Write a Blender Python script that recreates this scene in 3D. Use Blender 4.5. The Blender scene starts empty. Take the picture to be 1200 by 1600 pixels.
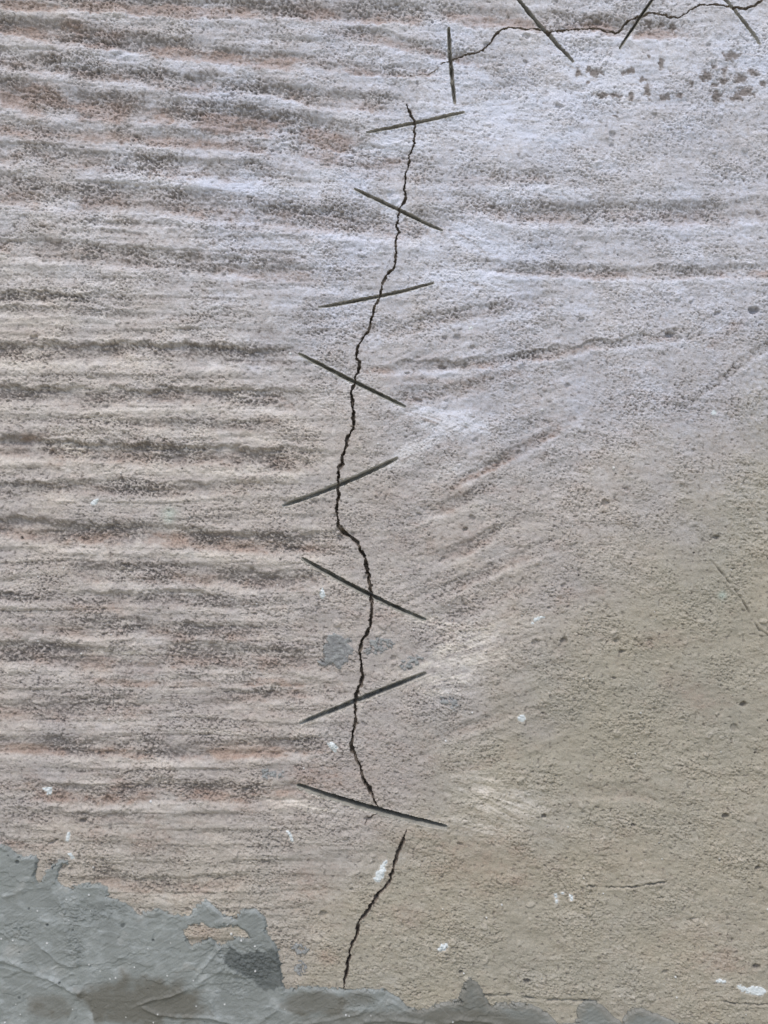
import bpy, math
import numpy as np

sc = bpy.context.scene
COL = sc.collection
f32 = np.float32

# ------------------------------------------------------------------ camera, sky, sun, exposure
S = 0.0005            # metres for one unit of the survey drawing (1200 x 1600 units of wall in view)
Z0 = 0.07             # height of the lower edge of the view above the floor
def WX(u): return (u - 600.0) * S
def WZ(v): return Z0 + (1600.0 - v) * S

cam = bpy.data.cameras.new('camera'); cam_o = bpy.data.objects.new('camera', cam); COL.objects.link(cam_o)
DIST = 0.62
cam_o.location = (0.0, -DIST, WZ(800)); cam_o.rotation_euler = (math.radians(90), 0, 0)
cam.sensor_fit = 'VERTICAL'; cam.sensor_height = 24.0
cam.lens = 24.0 * DIST / (1600 * S)
cam.clip_start = 0.01; cam.clip_end = 400.0
sc.camera = cam_o

SUN_EL, SUN_AZ = 62.0, -18.0       # azimuth from the wall's normal, negative = from the left
w = bpy.data.worlds.new('World'); sc.world = w; w.use_nodes = True
nt = w.node_tree; nt.nodes.clear()
sky = nt.nodes.new('ShaderNodeTexSky'); sky.sky_type = 'NISHITA'; sky.sun_disc = False
sky.sun_elevation = math.radians(SUN_EL); sky.sun_rotation = math.radians(180 - SUN_AZ)
sky.air_density = 1.0; sky.dust_density = 2.2; sky.ozone_density = 1.0
bg = nt.nodes.new('ShaderNodeBackground'); bg.inputs['Strength'].default_value = 0.10
wo = nt.nodes.new('ShaderNodeOutputWorld')
nt.links.new(sky.outputs[0], bg.inputs[0]); nt.links.new(bg.outputs[0], wo.inputs[0])

sun = bpy.data.lights.new('sun', 'SUN'); sun.energy = 1.2; sun.angle = math.radians(20); sun.color = (1.0, 0.95, 0.88)
sun_o = bpy.data.objects.new('sun', sun); COL.objects.link(sun_o)
sun_o.rotation_euler = (math.radians(90 - SUN_EL), 0, math.radians(SUN_AZ)); sun_o.location = (-1, -2, 4)

sc.view_settings.view_transform = 'Standard'; sc.view_settings.look = 'None'
sc.view_settings.gamma = 1.0; sc.view_settings.use_curve_mapping = False
sc.view_settings.exposure = 1.0

# ------------------------------------------------------------------ materials
def new_mat(name):
    m = bpy.data.materials.new(name); m.use_nodes = True
    n = m.node_tree.nodes; l = m.node_tree.links; n.clear()
    out = n.new('ShaderNodeOutputMaterial'); b = n.new('ShaderNodeBsdfPrincipled')
    l.new(b.outputs[0], out.inputs[0]); b.inputs['Specular IOR Level'].default_value = 0.25
    return m, n, l, b
def mixc(n, l, fac, a, b, mode='MIX'):
    x = n.new('ShaderNodeMix'); x.data_type = 'RGBA'; x.blend_type = mode
    for sock, v in ((x.inputs[0], fac), (x.inputs[6], a), (x.inputs[7], b)):
        if hasattr(v, 'links'): l.new(v, sock)
        elif isinstance(v, (int, float)): sock.default_value = v
        else: sock.default_value = (*v, 1)
    return x.outputs[2]
def noise_n(n, l, scale, detail=4, rough=0.6, dist=0.0):
    tc = n.new('ShaderNodeTexCoord'); t = n.new('ShaderNodeTexNoise')
    t.inputs['Scale'].default_value = scale; t.inputs['Detail'].default_value = detail
    t.inputs['Roughness'].default_value = rough; t.inputs['Distortion'].default_value = dist
    l.new(tc.outputs['Object'], t.inputs['Vector']); return t.outputs[0]
def ramp(n, l, src, a, b, ca=(0,0,0), cb=(1,1,1)):
    r = n.new('ShaderNodeValToRGB'); r.color_ramp.elements[0].position = a; r.color_ramp.elements[1].position = b
    r.color_ramp.elements[0].color = (*ca, 1); r.color_ramp.elements[1].color = (*cb, 1)
    l.new(src, r.inputs[0]); return r.outputs[0]
def attr(n, l, name):
    a = n.new('ShaderNodeAttribute'); a.attribute_name = name
    s = n.new('ShaderNodeSeparateColor'); l.new(a.outputs['Color'], s.inputs[0]); return s.outputs
def bump(n, l, b, src, strength, dist):
    k = n.new('ShaderNodeBump'); k.inputs['Strength'].default_value = strength; k.inputs['Distance'].default_value = dist
    l.new(src, k.inputs['Height']); l.new(k.outputs[0], b.inputs['Normal'])

def wall_material():
    m, n, l, b = new_mat('combed_mortar')
    a = attr(n, l, 'cover'); c = attr(n, l, 'stain')
    col = mixc(n, l, c[0], (0.325, 0.300, 0.292), (0.318, 0.296, 0.242))      # grey mortar / sandy mortar
    col = mixc(n, l, a[1], col, (0.280, 0.196, 0.158))                        # rusty pink
    col = mixc(n, l, a[2], col, (0.120, 0.106, 0.101))                        # bare dark aggregate
    tn = attr(n, l, 'tone')
    dcol = mixc(n, l, tn[0], (0.575, 0.605, 0.705), (0.60, 0.560, 0.510))      # dust with bluish skylight painted in / creamy mortar dust
    col = mixc(n, l, a[0], col, dcol)                          # white grinding dust, lime; light on top and cut edges painted in
    col = mixc(n, l, c[1], col, (0.62, 0.64, 0.65))                           # specks of white
    col = mixc(n, l, c[2], col, (0.38, 0.50, 0.45))                           # faint green
    g = ramp(n, l, noise_n(n, l, 1500, 3, 0.7), 0.3, 0.72, (0.74, 0.74, 0.74), (1.14, 1.14, 1.13))
    col = mixc(n, l, 1.0, col, g, 'MULTIPLY')
    g2 = ramp(n, l, noise_n(n, l, 14, 4, 0.6), 0.3, 0.7, (0.95, 0.96, 0.98), (1.05, 1.02, 0.98))
    col = mixc(n, l, 1.0, col, g2, 'MULTIPLY')
    l.new(col, b.inputs['Base Color']); b.inputs['Roughness'].default_value = 0.92
    bump(n, l, b, noise_n(n, l, 1250, 4, 0.75), 0.6, 0.0006)
    return m
def coat_material(name, base, dark):
    m, n, l, b = new_mat(name)
    a = attr(n, l, 'cover'); c = attr(n, l, 'stain')
    t = ramp(n, l, noise_n(n, l, 22, 6, 0.65, 0.6), 0.35, 0.68)
    col = mixc(n, l, t, [x * 0.88 for x in base], [x * 1.12 for x in base])
    col = mixc(n, l, a[0], col, (0.30, 0.322, 0.322))
    col = mixc(n, l, a[1], col, (0.34, 0.27, 0.20))
    col = mixc(n, l, a[2], col, dark)
    col = mixc(n, l, c[0], col, (0.122, 0.120, 0.104))                        # damp
    col = mixc(n, l, c[1], col, (0.6, 0.6, 0.59))
    g = ramp(n, l, noise_n(n, l, 1400, 3, 0.7), 0.3, 0.7, (0.86, 0.86, 0.86), (1.08, 1.08, 1.08))
    col = mixc(n, l, 1.0, col, g, 'MULTIPLY')
    l.new(col, b.inputs['Base Color'])
    r = n.new('ShaderNodeMapRange'); l.new(c[0], r.inputs[0]); r.inputs[3].default_value = 0.8; r.inputs[4].default_value = 0.55
    l.new(r.outputs[0], b.inputs['Roughness'])
    bump(n, l, b, noise_n(n, l, 900, 4, 0.7), 0.45, 0.0004)
    return m
def plain_material(name, c0, c1, scale, rough=0.9, bs=0.5, bd=0.0006):
    m, n, l, b = new_mat(name)
    t = ramp(n, l, noise_n(n, l, scale, 5, 0.7), 0.32, 0.68)
    l.new(mixc(n, l, t, c0, c1), b.inputs['Base Color']); b.inputs['Roughness'].default_value = rough
    bump(n, l, b, noise_n(n, l, scale * 2, 4, 0.7), bs, bd)
    return m
M_WALL = wall_material()
M_COAT = coat_material('grey_cement_coat', (0.200, 0.215, 0.207), (0.085, 0.094, 0.092))
M_SMEAR = coat_material('grey_cement_smear', (0.185, 0.195, 0.205), (0.11, 0.117, 0.12))
M_CRACK = plain_material('crack_mortar', (0.085, 0.071, 0.060), (0.22, 0.185, 0.155), 420)
M_CUT = plain_material('sawn_mortar', (0.20, 0.192, 0.175), (0.37, 0.358, 0.33), 130, 0.9, 0.3, 0.0004)
M_CUT_DARK = plain_material('dark_sawn_mortar', (0.17, 0.165, 0.145), (0.30, 0.29, 0.255), 130, 0.9, 0.3, 0.0004)  # darker base tone for some of the cuts
M_PAINT = plain_material('white_paint_fleck', (0.42, 0.46, 0.47), (0.62, 0.65, 0.66), 500, 0.6, 0.3, 0.0004)
M_CORE = plain_material('masonry_core', (0.30, 0.28, 0.26), (0.40, 0.37, 0.33), 30)
M_FLOOR = plain_material('dusty_floor_screed', (0.42, 0.40, 0.31), (0.54, 0.51, 0.41), 9, 0.9, 0.5, 0.002)

# ------------------------------------------------------------------ survey drawing of the wall
# every line below is (u, v) in units of half a millimetre, u to the right, v downwards
def tile(pts, ox, oy): return [(ox + x / 3.0, oy + y / 3.0) for x, y in pts]

CRACKS = [   # points, half width, depth, label
 (tile([(705,485),(715,515),(740,560),(745,600),(742,670),(725,710),(710,790),(700,840),(692,890),(703,918),(690,955),(672,975),(665,1010),(660,1050),(672,1085),(657,1120),(653,1200)], 400, 0)
  + tile([(655,35),(640,65),(610,95),(595,125),(582,170),(575,200),(555,240),(545,290),(530,345),(505,375),(485,410),(477,450),(470,480),(485,495),(480,530),(465,570),(460,610),(445,645),(452,680),(455,720),(455,760),(460,795),(445,825),(430,850),(425,890),(405,935),(405,970),(385,1010),(382,1050),(390,1070),(383,1090),(388,1130),(378,1165),(378,1200)], 400, 400)
  + tile([(385,40),(383,65),(410,95),(450,120),(475,145),(490,180),(510,220),(525,270),(530,330),(540,380),(542,430),(540,490),(535,540),(515,580),(495,600),(492,640),(492,700),(498,760),(490,810),(470,860),(465,890),(468,930),(462,1000),(450,1070),(450,1100),(462,1130),(475,1170),(490,1200)], 400, 800)
  + tile([(500,40),(520,80),(545,125),(565,170),(575,190)], 400, 1200), 2.5, 15, 'long winding crack running down the middle of the wall'),
 (tile([(705,290),(690,330),(680,370),(660,415),(645,450),(638,490),(625,530),(605,560),(575,585),(550,620),(530,660),(510,690),(485,715),(480,740),(470,790),(450,830),(438,870),(430,930),(420,970),(415,1010),(412,1035)], 400, 1200), 2.3, 14,
  'short leaning crack between the lowest saw cut and the grey coat'),
 (tile([(865,300),(900,290),(925,275),(960,262),(990,255),(1040,245),(1075,225),(1100,200),(1115,175),(1135,155),(1170,135),(1200,130)], 400, 0)
  + tile([(60,133),(120,133),(180,150),(220,138),(300,130),(380,127),(410,130),(450,145),(490,150),(520,125),(545,95),(590,75),(620,70),(640,58),(690,65),(730,80),(780,85),(820,65),(850,40),(880,22),(930,25),(980,27),(1020,35),(1070,42),(1110,35),(1150,15),(1170,5)], 800, 0)
  + [(1200, -9), (1250, -14), (1330, -40), (1420, -52)], 2.3, 11, 'crack wandering off to the right along the top of the wall'),
 ([(570,1288),(574,1281),(580,1278),(588,1272)], 1.2, 6, 'hairline crack just under the lowest saw cut'),
 ([(634,118),(645,119),(655,117),(668,117),(678,111),(688,103)], 0.7, 2.2, 'faint hairline crack left of the upright saw cut'),
]
CUTS = [     # start, middle, end, half width, depth, label
 ((800,-12),(850,46),(896,97), 3.2, 14, 'diagonal saw cut falling right across the top crack'),
 ((1034,-20),(998,30),(968,76), 2.3, 13, 'narrow dark saw cut leaning left across the top crack'),
 ((1112,-22),(1152,22),(1188,70), 3.0, 6, 'dusty saw cut in the top right corner'),
 ((701,43),(704,98),(711,162), 3.2, 15, 'upright saw cut at the left end of the top crack'),
 ((572,207),(648,192),(726,175), 2.8, 9, 'dust-filled saw cut across the top of the long crack'),
 ((553,295),(622,327),(692,360), 3.2, 12, 'saw cut falling right across the long crack, second from its top'),
 ((497,480),(592,463),(678,442), 3.1, 11, 'nearly level saw cut across the long crack, third from its top'),
 ((466,552),(552,596),(634,636), 3.0, 13, 'thin saw cut falling right across the upper middle of the long crack'),
 ((441,790),(530,757),(622,715), 3.6, 14, 'saw cut rising right where the long crack is farthest left'),
 ((471,872),(580,931),(666,969), 3.6, 17, 'saw cut falling right above the grey smear'),
 ((468,1130),(558,1094),(666,1051), 4.0, 17, 'saw cut rising right below the grey smear'),
 ((464,1227),(581,1264),(699,1292), 4.7, 21, 'longest saw cut, falling right at the foot of the long crack'),
]
# combed grooves: points, width, depth (0..1), skew (0 = sharp ragged upper edge, 1 = sharp lower lip), rust
GR = [
 ([(-500,-30),(0,4),(200,6),(400,16),(600,20),(760,28),(900,40),(1060,48)], 26, .8, .9, .75),
 ([(-500,-10),(0,38),(80,51),(140,60),(200,67),(260,75),(330,84),(400,92),(470,98)], 26, 1., .9, .8),
 ([(520,48),(600,58),(640,72),(700,85),(760,98)], 20, .7, .6, .4),
 ([(430,82),(520,105),(600,112),(690,113)], 16, .5, .8, .5),
 ([(-500,50),(0,91),(60,100),(130,114),(220,120),(290,130),(400,138),(520,158),(610,164)], 25, .85, .85, .35),
 ([(-500,100),(0,145),(50,157),(130,167),(200,171),(300,176),(400,192),(480,203),(560,222)], 38, 1., .9, .8),
 ([(-500,165),(0,197),(60,208),(130,207),(200,212),(280,215),(400,224),(520,240),(650,250)], 28, .75, .4, .4),
 ([(-500,210),(0,238),(100,250),(200,257),(330,268),(430,275)], 32, .65, .4, .3),
 ([(500,262),(600,272),(700,280),(800,278),(900,282)], 22, .4, .7, .3),
 ([(-500,285),(0,300),(100,303),(200,312),(300,320),(400,334),(500,343),(600,352),(700,355)], 40, .8, .75, .4),
 ([(720,318),(800,333),(900,338),(1000,333),(1060,337),(1200,333),(1600,320)], 30, .75, .8, .4),
 ([(90,347),(200,349),(300,353),(420,361)], 9, .5, .1, 0),
 ([(-500,370),(0,382),(100,396),(200,401),(280,408),(360,419),(440,428),(520,436)], 28, .8, .7, .35),
 ([(740,415),(820,424),(900,426),(1000,428),(1200,424),(1600,410)], 18, .7, .8, .5),
 ([(-500,455),(0,465),(100,464),(160,468)], 15, .6, .2, 0),
 ([(-500,475),(0,484),(80,485),(160,489),(230,492)], 12, .6, .1, 0),
 ([(-500,540),(0,551),(60,553),(120,551),(200,549),(270,552),(400,557),(450,558)], 25, 1., .1, .15),
 ([(-500,605),(0,616),(60,618),(130,619),(200,621),(300,619),(400,621),(450,624)], 25, 1., .1, .2),
 ([(-500,640),(0,655),(150,657),(300,664),(420,668)], 14, .35, .2, .1),
 ([(-500,690),(0,700),(60,701),(130,706),(200,709),(280,713),(350,713),(400,716),(480,719)], 30, 1.1, .1, .35),
 ([(-500,755),(0,767),(100,762),(200,764),(300,767),(400,760)], 24, .6, .15, .2),
 ([(-500,805),(0,822),(40,830),(130,836),(220,835),(300,842),(400,851),(510,853)], 30, 1.1, .35, .6),
 ([(120,893),(200,898),(300,897),(400,910),(480,907)], 26, .85, .6, .35),
 ([(-500,920),(0,930),(50,936),(80,936)], 13, .8, .1, .1),
 ([(90,938),(200,938),(300,936),(400,950)], 20, .5, .2, .1),
 ([(50,976),(130,985),(200,981),(300,990),(400,990)], 25, .7, .6, .35),
 ([(-500,1010),(0,1020),(60,1022),(130,1031),(200,1036),(300,1026),(400,1031),(510,1031)], 34, .85, .4, .35),
 ([(140,1062),(300,1067),(420,1061),(500,1068)], 16, .6, .6, .6),
 ([(-500,1100),(0,1111),(80,1111),(180,1107),(230,1110)], 30, .7, .4, .3),
 ([(330,1092),(400,1087),(510,1077)], 20, .6, .6, .4),
 ([(-500,1150),(0,1166),(60,1168),(170,1171),(270,1177),(420,1171),(500,1165)], 24, .8, .7, .7),
 ([(30,1235),(150,1245),(250,1237),(400,1240),(480,1236)], 28, .7, .5, .6),
 ([(30,1274),(130,1281),(220,1283)], 20, .6, .3, .1),
 ([(140,1372),(200,1380),(280,1386),(370,1377)], 24, .75, .7, .3),
 ([(-300,1310),(0,1312),(40,1322),(90,1322)], 16, .6, .6, .3),
 ([(560,518),(640,512),(700,497),(780,482),(870,468)], 22, .45, .3, .15),
 ([(560,577),(640,574),(720,573),(800,561),(860,553),(930,541),(1060,524)], 15, .8, .4, .5),
 ([(600,624),(680,616),(770,598)], 22, .35, .4, .2),
 ([(700,765),(740,742),(800,712),(850,687),(895,658)], 16, .5, .6, .6),
 ([(650,806),(720,785),(775,758)], 20, .4, .4, .3),
 ([(670,878),(740,852),(810,812)], 20, .5, .5, .25),
 ([(680,928),(740,905),(800,878),(860,850)], 18, .45, .6, .25),
 ([(660,980),(740,955),(820,915)], 18, .3, .6, .2),
 ([(680,1155),(740,1133),(810,1108)], 18, .3, .5, .2),
 ([(690,1210),(760,1190),(830,1165)], 18, .25, .5, .2),
 ([(1060,640),(1095,618),(1135,590),(1175,555),(1230,525),(1330,480)], 14, .45, .9, .05),
 ([(900,1240),(980,1236),(1060,1250)], 22, .35, .5, .1),
]
# narrow scratches: points, half width, depth
SCR = [
 ([(1098,858),(1108,874),(1122,888),(1136,906),(1152,926),(1170,955),(1186,984),(1200,993),(1230,995)], 1.6, 1.0),
 ([(908,1383),(940,1387),(975,1387),(1005,1384),(1030,1379),(1055,1376)], 1.6, 2.0),
 ([(728,1553),(765,1556),(800,1556),(842,1561),(900,1564),(945,1562)], 2.0, 2.0),
 ([(1120,1562),(1145,1567),(1175,1570),(1240,1568)], 1.6, 1.8),
 ([(1062,1432),(1080,1438),(1098,1431)], 3.0, 2.0),
 ([(560,1548),(520,1545)], 1.5, 1.0),
]
COAT = [[(-3000,1290),(-600,1300),(-300,1330),(-100,1312),(0,1320),(12,1322),(25,1335),(40,1341),(55,1334),(59,1345),(54,1368),(60,1381),(66,1370),(79,1352),(92,1345),(106,1343),(108,1349),(95,1358),(90,1372),(96,1384),(112,1388),(130,1380),(155,1382),(172,1389),(165,1400),(195,1410),(215,1428),(250,1420),(270,1430),(300,1429),(308,1412),(322,1405),(335,1415),(350,1430),(365,1432),(382,1421),(402,1421),(415,1434),(419,1460),(433,1480),(438,1510),(444,1545),(456,1546),(480,1541),(520,1546),(570,1545),(602,1546),(625,1560),(636,1573),(662,1579),(690,1568),(718,1563),(722,1545),(733,1528),(745,1534),(756,1553),(766,1572),(800,1566),(830,1570),(856,1583),(872,1600),(898,1600),(905,1572),(920,1560),(938,1568),(958,1588),(972,1598),(978,1580),(1000,1574),(1030,1586),(1056,1598),(1100,1604),(1160,1600),(1230,1612),(1400,1600),(1700,1620),(3600,1610),(3600,1900),(-3000,1900)]]
HOLES = [[(287,1452),(298,1442),(318,1440),(330,1449),(340,1449),(352,1444),(372,1446),(386,1456),(392,1466),(372,1464),(352,1470),(342,1478),(330,1464),(320,1466),(310,1477),(296,1476),(290,1464)]]
SMEARS = [
 ([(511,997),(523,990),(533,993),(538,999),(547,995),(544,1008),(553,1014),(549,1022),(541,1026),(545,1034),(535,1039),(534,1049),(526,1044),(520,1036),(510,1041),(499,1040),(497,1034),(506,1026),(502,1018),(509,1010)], 1.0, 'dark grey cement smear left of the long crack'),
 ([(570,1003),(588,998),(612,1000),(620,1008),(606,1016),(590,1022),(572,1024)], .8, 'pale cement smear right of the long crack'),
 ([(622,1038),(636,1032),(650,1022),(664,1028),(662,1038),(644,1044),(632,1050)], .8, ''),
 ([(684,1088),(700,1090),(712,1088),(716,1102),(708,1110),(698,1102),(688,1100)], .9, 'small cement smear right of the lower rising saw cut'),
 ([(452,1478),(464,1473),(480,1478),(484,1488),(472,1495),(460,1490)], .9, ''),
 ([(460,1508),(472,1501),(481,1510),(481,1524),(470,1529),(461,1520)], .9, ''),
 ([(404,1208),(424,1203),(446,1207),(452,1214),(430,1218),(408,1216)], .8, ''),
]
FLECKS = [   # polygon, label
 ([(142,787),(147,781),(154,780),(152,786),(146,790)], 'white paint fleck on the left ridges'),
 ([(511,1161),(518,1159),(524,1163),(528,1168),(522,1174),(517,1169)], 'angular white paint fleck left of the long crack'),
 ([(585,1374),(587,1364),(594,1356),(598,1346),(605,1344),(602,1356),(600,1368),(594,1378),(588,1378)], 'largest white paint fleck beside the lower crack'),
 ([(809,1122),(813,1118),(819,1118),(821,1124),(817,1128),(811,1126)], 'round white paint fleck on the sandy right side'),
 ([(830,974),(835,966),(843,963),(851,963),(846,967),(838,970),(833,974)], 'pale curved paint fleck high on the sandy side'),
 ([(66,1233),(74,1231),(80,1232),(78,1242),(73,1243),(72,1237)], 'white paint fleck near the left edge'),
 ([(103,1314),(104,1305),(108,1300),(109,1305),(106,1315)], ''),
 ([(107,1334),(111,1333),(116,1341),(112,1342)], ''),
 ([(684,1484),(690,1476),(698,1474),(700,1479),(694,1484),(686,1486)], 'white paint ring on the lower sandy side'),
 ([(866,1398),(870,1397),(871,1402),(869,1404)], ''), ([(869,1406),(872,1408),(870,1412),(868,1410)], ''),
 ([(890,1398),(894,1400),(895,1406),(892,1407),(891,1402)], ''), ([(876,1395),(881,1394),(880,1397)], ''),
 ([(500,926),(504,919),(506,924),(508,930),(504,936),(501,932)], ''),
 ([(448,1299),(451,1299),(456,1307),(458,1315),(455,1315),(453,1307)], 'thin curved white fleck left of the cement smear'),
 ([(733,513),(736,510),(738,513),(735,515)], ''),
 ([(1113,645),(1116,641),(1120,643),(1119,647),(1115,648)], ''),
 ([(1150,1540),(1156,1537),(1166,1544),(1176,1541),(1190,1542),(1198,1550),(1188,1557),(1174,1553),(1160,1549)], 'wide white paint splash in the lower right corner'),
 ([(1116,1532),(1123,1529),(1132,1531),(1134,1534),(1124,1535)], ''),
]
# trowel ridges on the coat: points, half width, height (negative = score)
TR = [
 ([(-60,1480),(0,1497),(30,1506),(60,1521),(85,1530),(100,1538),(120,1549),(136,1553)], 3.2, 2.4),
 ([(212,1570),(240,1560),(268,1555),(285,1548),(300,1540)], 2.4, 1.8),
 ([(222,1572),(250,1584),(290,1588),(330,1588),(360,1597),(400,1608)], 2.4, 1.8),
 ([(338,1475),(318,1500),(298,1525),(275,1545)], 3.0, -1.8), ([(345,1480),(324,1505),(300,1532)], 1.6, 1.2),
 ([(122,1508),(145,1510),(162,1516)], 1.8, -1.6), ([(123,1480),(120,1500),(124,1512)], 4, 2.0),
 ([(0,1452),(14,1462),(22,1470)], 2.6, 1.6), ([(95,1405),(98,1420),(106,1432)], 2.6, 2.0), ([(100,1446),(110,1466),(124,1484)], 3, 1.8),
 ([(62,1475),(80,1490),(92,1502),(118,1510)], 2, 1.2), ([(5,1402),(30,1392),(45,1390)], 3, 1.2), ([(62,1360),(75,1352),(88,1346)], 3, 2),
 ([(545,1606),(570,1594),(610,1590),(660,1596),(690,1604)], 3, 2.2), ([(690,1598),(720,1590),(760,1594),(790,1600)], 3, 2.2), ([(470,1600),(520,1590),(560,1582),(580,1566)], 3, 1.4),
 ([(400,1600),(425,1582),(440,1570)], 3, 1.2), ([(145,1560),(146,1575),(142,1590)], 2, -1),
 ([(185,1494),(205,1495)], 2.4, 1.4), ([(300,1545),(330,1520),(350,1512),(380,1522)], 4, 1.6), ([(330,1560),(335,1585),(350,1600)], 3, 1.2),
 ([(168,1384),(150,1380),(130,1379)], 3, 2.2), ([(130,1403),(120,1402)], 4, 1.5),
]

# ------------------------------------------------------------------ grid
def axis(lo, hi, step, near, nstep, far_lo, far_hi):
    a = list(np.arange(lo, hi + step * .5, step))
    up = []; x = a[-1]; s = nstep
    while x < far_hi:
        x += s; up.append(x)
        if x > hi + near: s = min(s * 1.09, 40)
    dn = []; x = a[0]; s = nstep
    while x > far_lo:
        x -= s; dn.append(x)
        if x < lo - near: s = min(s * 1.09, 40)
    up[-1] = far_hi; dn[-1] = far_lo
    return np.array(dn[::-1] + a + up, dtype=np.float64)
STEP = 0.92
U = axis(-12, 1212, STEP, 260, 2.6, -2600, 3200)
V = axis(-12, 1612, STEP, 200, 2.6, -2900, 1600 + Z0 / S)
NU, NV = len(U), len(V)
X, Y = np.meshgrid(U.astype(f32), V.astype(f32))
print('grid', NU, NV, NU * NV)

rng = np.random.RandomState(7)
PERM = rng.permutation(256).astype(np.int32); PERM = np.concatenate([PERM, PERM])
ANG = rng.rand(256) * 2 * np.pi; GX = np.cos(ANG).astype(f32); GY = np.sin(ANG).astype(f32)
def perlin(x, y, seed=0):
    xi = np.floor(x); yi = np.floor(y); xf = x - xi; yf = y - yi
    xi = xi.astype(np.int32) + seed * 37; yi = yi.astype(np.int32) + seed * 91
    sx = xf * xf * (3 - 2 * xf); sy = yf * yf * (3 - 2 * yf)
    def g(dx, dy):
        h = PERM[PERM[(xi + dx) & 255] + ((yi + dy) & 255)]
        return GX[h] * (xf - dx) + GY[h] * (yf - dy)
    a = g(0, 0); b = g(1, 0); a = a + sx * (b - a)
    c = g(0, 1); d = g(1, 1); c = c + sx * (d - c)
    return (a + sy * (c - a)) * 1.5
def fbm(x, y, octs, seed=0, gain=.55):
    s = 0; a = 1.; t = 0
    for i in range(octs):
        s = s + a * perlin(x, y, seed + i); t += a; a *= gain; x = x * 2.03; y = y * 2.03
    return s / t
def ss(a, b, x):
    t = np.clip((x - a) / (b - a), 0, 1); return t * t * (3 - 2 * t)
def win(u0, u1, v0, v1):
    i0, i1 = np.searchsorted(U, u0), np.searchsorted(U, u1); j0, j1 = np.searchsorted(V, v0), np.searchsorted(V, v1)
    return slice(j0, max(j1, j0 + 1)), slice(i0, max(i1, i0 + 1))
def seg_dist(x, y, pts):
    """distance to the polyline, running length at the nearest point, total length"""
    best = np.full(x.shape, 1e9, f32); at = np.zeros(x.shape, f32); L = 0.
    for (ax, ay), (bx, by) in zip(pts[:-1], pts[1:]):
        dx, dy = bx - ax, by - ay; l2 = dx * dx + dy * dy + 1e-9; l = math.sqrt(l2)
        t = np.clip(((x - ax) * dx + (y - ay) * dy) / l2, 0, 1)
        d = np.hypot(x - ax - t * dx, y - ay - t * dy); k = d < best
        best = np.where(k, d, best); at = np.where(k, L + t * l, at); L += l
    return best, at, L
def inside(x, y, poly):
    c = np.zeros(x.shape, bool); n = len(poly)
    for i in range(n):
        ax, ay = poly[i]; bx, by = poly[(i + 1) % n]
        if ay == by: continue
        k = ((ay > y) != (by > y)) & (x < (bx - ax) * (y - ay) / (by - ay) + ax)
        c ^= k
    return c
def sdf(x, y, poly):
    d, _, _ = seg_dist(x, y, poly + [poly[0]])
    return np.where(inside(x, y, poly), -d, d)
def blob(cx, cy, rx, ry, rot=0., p=1.):
    a = math.radians(rot); dx = X - cx; dy = Y - cy
    u = (dx * math.cos(a) + dy * math.sin(a)) / rx; v = (-dx * math.sin(a) + dy * math.cos(a)) / ry
    return np.exp(-(u * u + v * v) * p).astype(f32)

# ------------------------------------------------------------------ relief and cover
n_big = fbm(X / 170, Y / 150, 3, 1); n_mid = fbm(X / 42, Y / 34, 3, 2)
n_sm = fbm(X / 15, Y / 12, 3, 3); n_fine = fbm(X / 5.5, Y / 5.0, 2, 4); n_grain = perlin(X / 2.4, Y / 2.3, 9)
n_pit = fbm(X / 8.5, Y / 7.5, 3, 12, .65)
worm = np.abs(perlin(X / 4.2 + .8 * n_sm, Y / 3.8, 15)); pore = .62 * perlin(X / 2.7, Y / 2.5, 16) + .5 * perlin(X / 4.1, Y / 3.6, 27); pore2 = perlin(X / 6.3, Y / 5.4, 17)
patch = fbm(X / 58 + .5 * n_mid, Y / 27 + .5 * n_mid, 6, 101, .72); patch2 = fbm(X / 33 + .5 * n_big, Y / 19, 6, 111, .74)
streak = fbm(X / 150, Y / 17, 3, 5)
ca, sa = math.cos(math.radians(-22)), math.sin(math.radians(-22))
XR = X * ca + Y * sa; YR = -X * sa + Y * ca
diag = fbm(XR / 130, YR / 20, 3, 6)
swirl = fbm(X / 60 + n_big, Y / 22 + n_big * 1.5, 3, 14)
left = 1 - ss(430, 640, X + 50 * n_big)
right_fan = ss(560, 650, X) * (1 - ss(820, 1010, X + 60 * n_big)) * ss(430, 520, Y) * (1 - ss(1150, 1280, Y))
topr = (1 - left) * (1 - ss(430, 560, Y))
sandy = ss(-60, 130, (X - 885) * .62 + (Y - 900) * .55 + 90 * n_big + 30 * n_mid)      # sandy lower right
sandy = np.maximum(sandy * .95, ss(1180, 1420, Y + 60 * n_big) * .62)
beach = ss(1150, 1400, Y)

H = 3.2 * n_big + 2.2 * n_mid + 1.3 * n_sm
H += streak * (2.6 * left + 1.5 * topr) + diag * 2.2 * right_fan + swirl * 1.0 * (1 - left)
dark = np.zeros_like(H); rust = np.zeros_like(H); lip = np.zeros_like(H)

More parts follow.
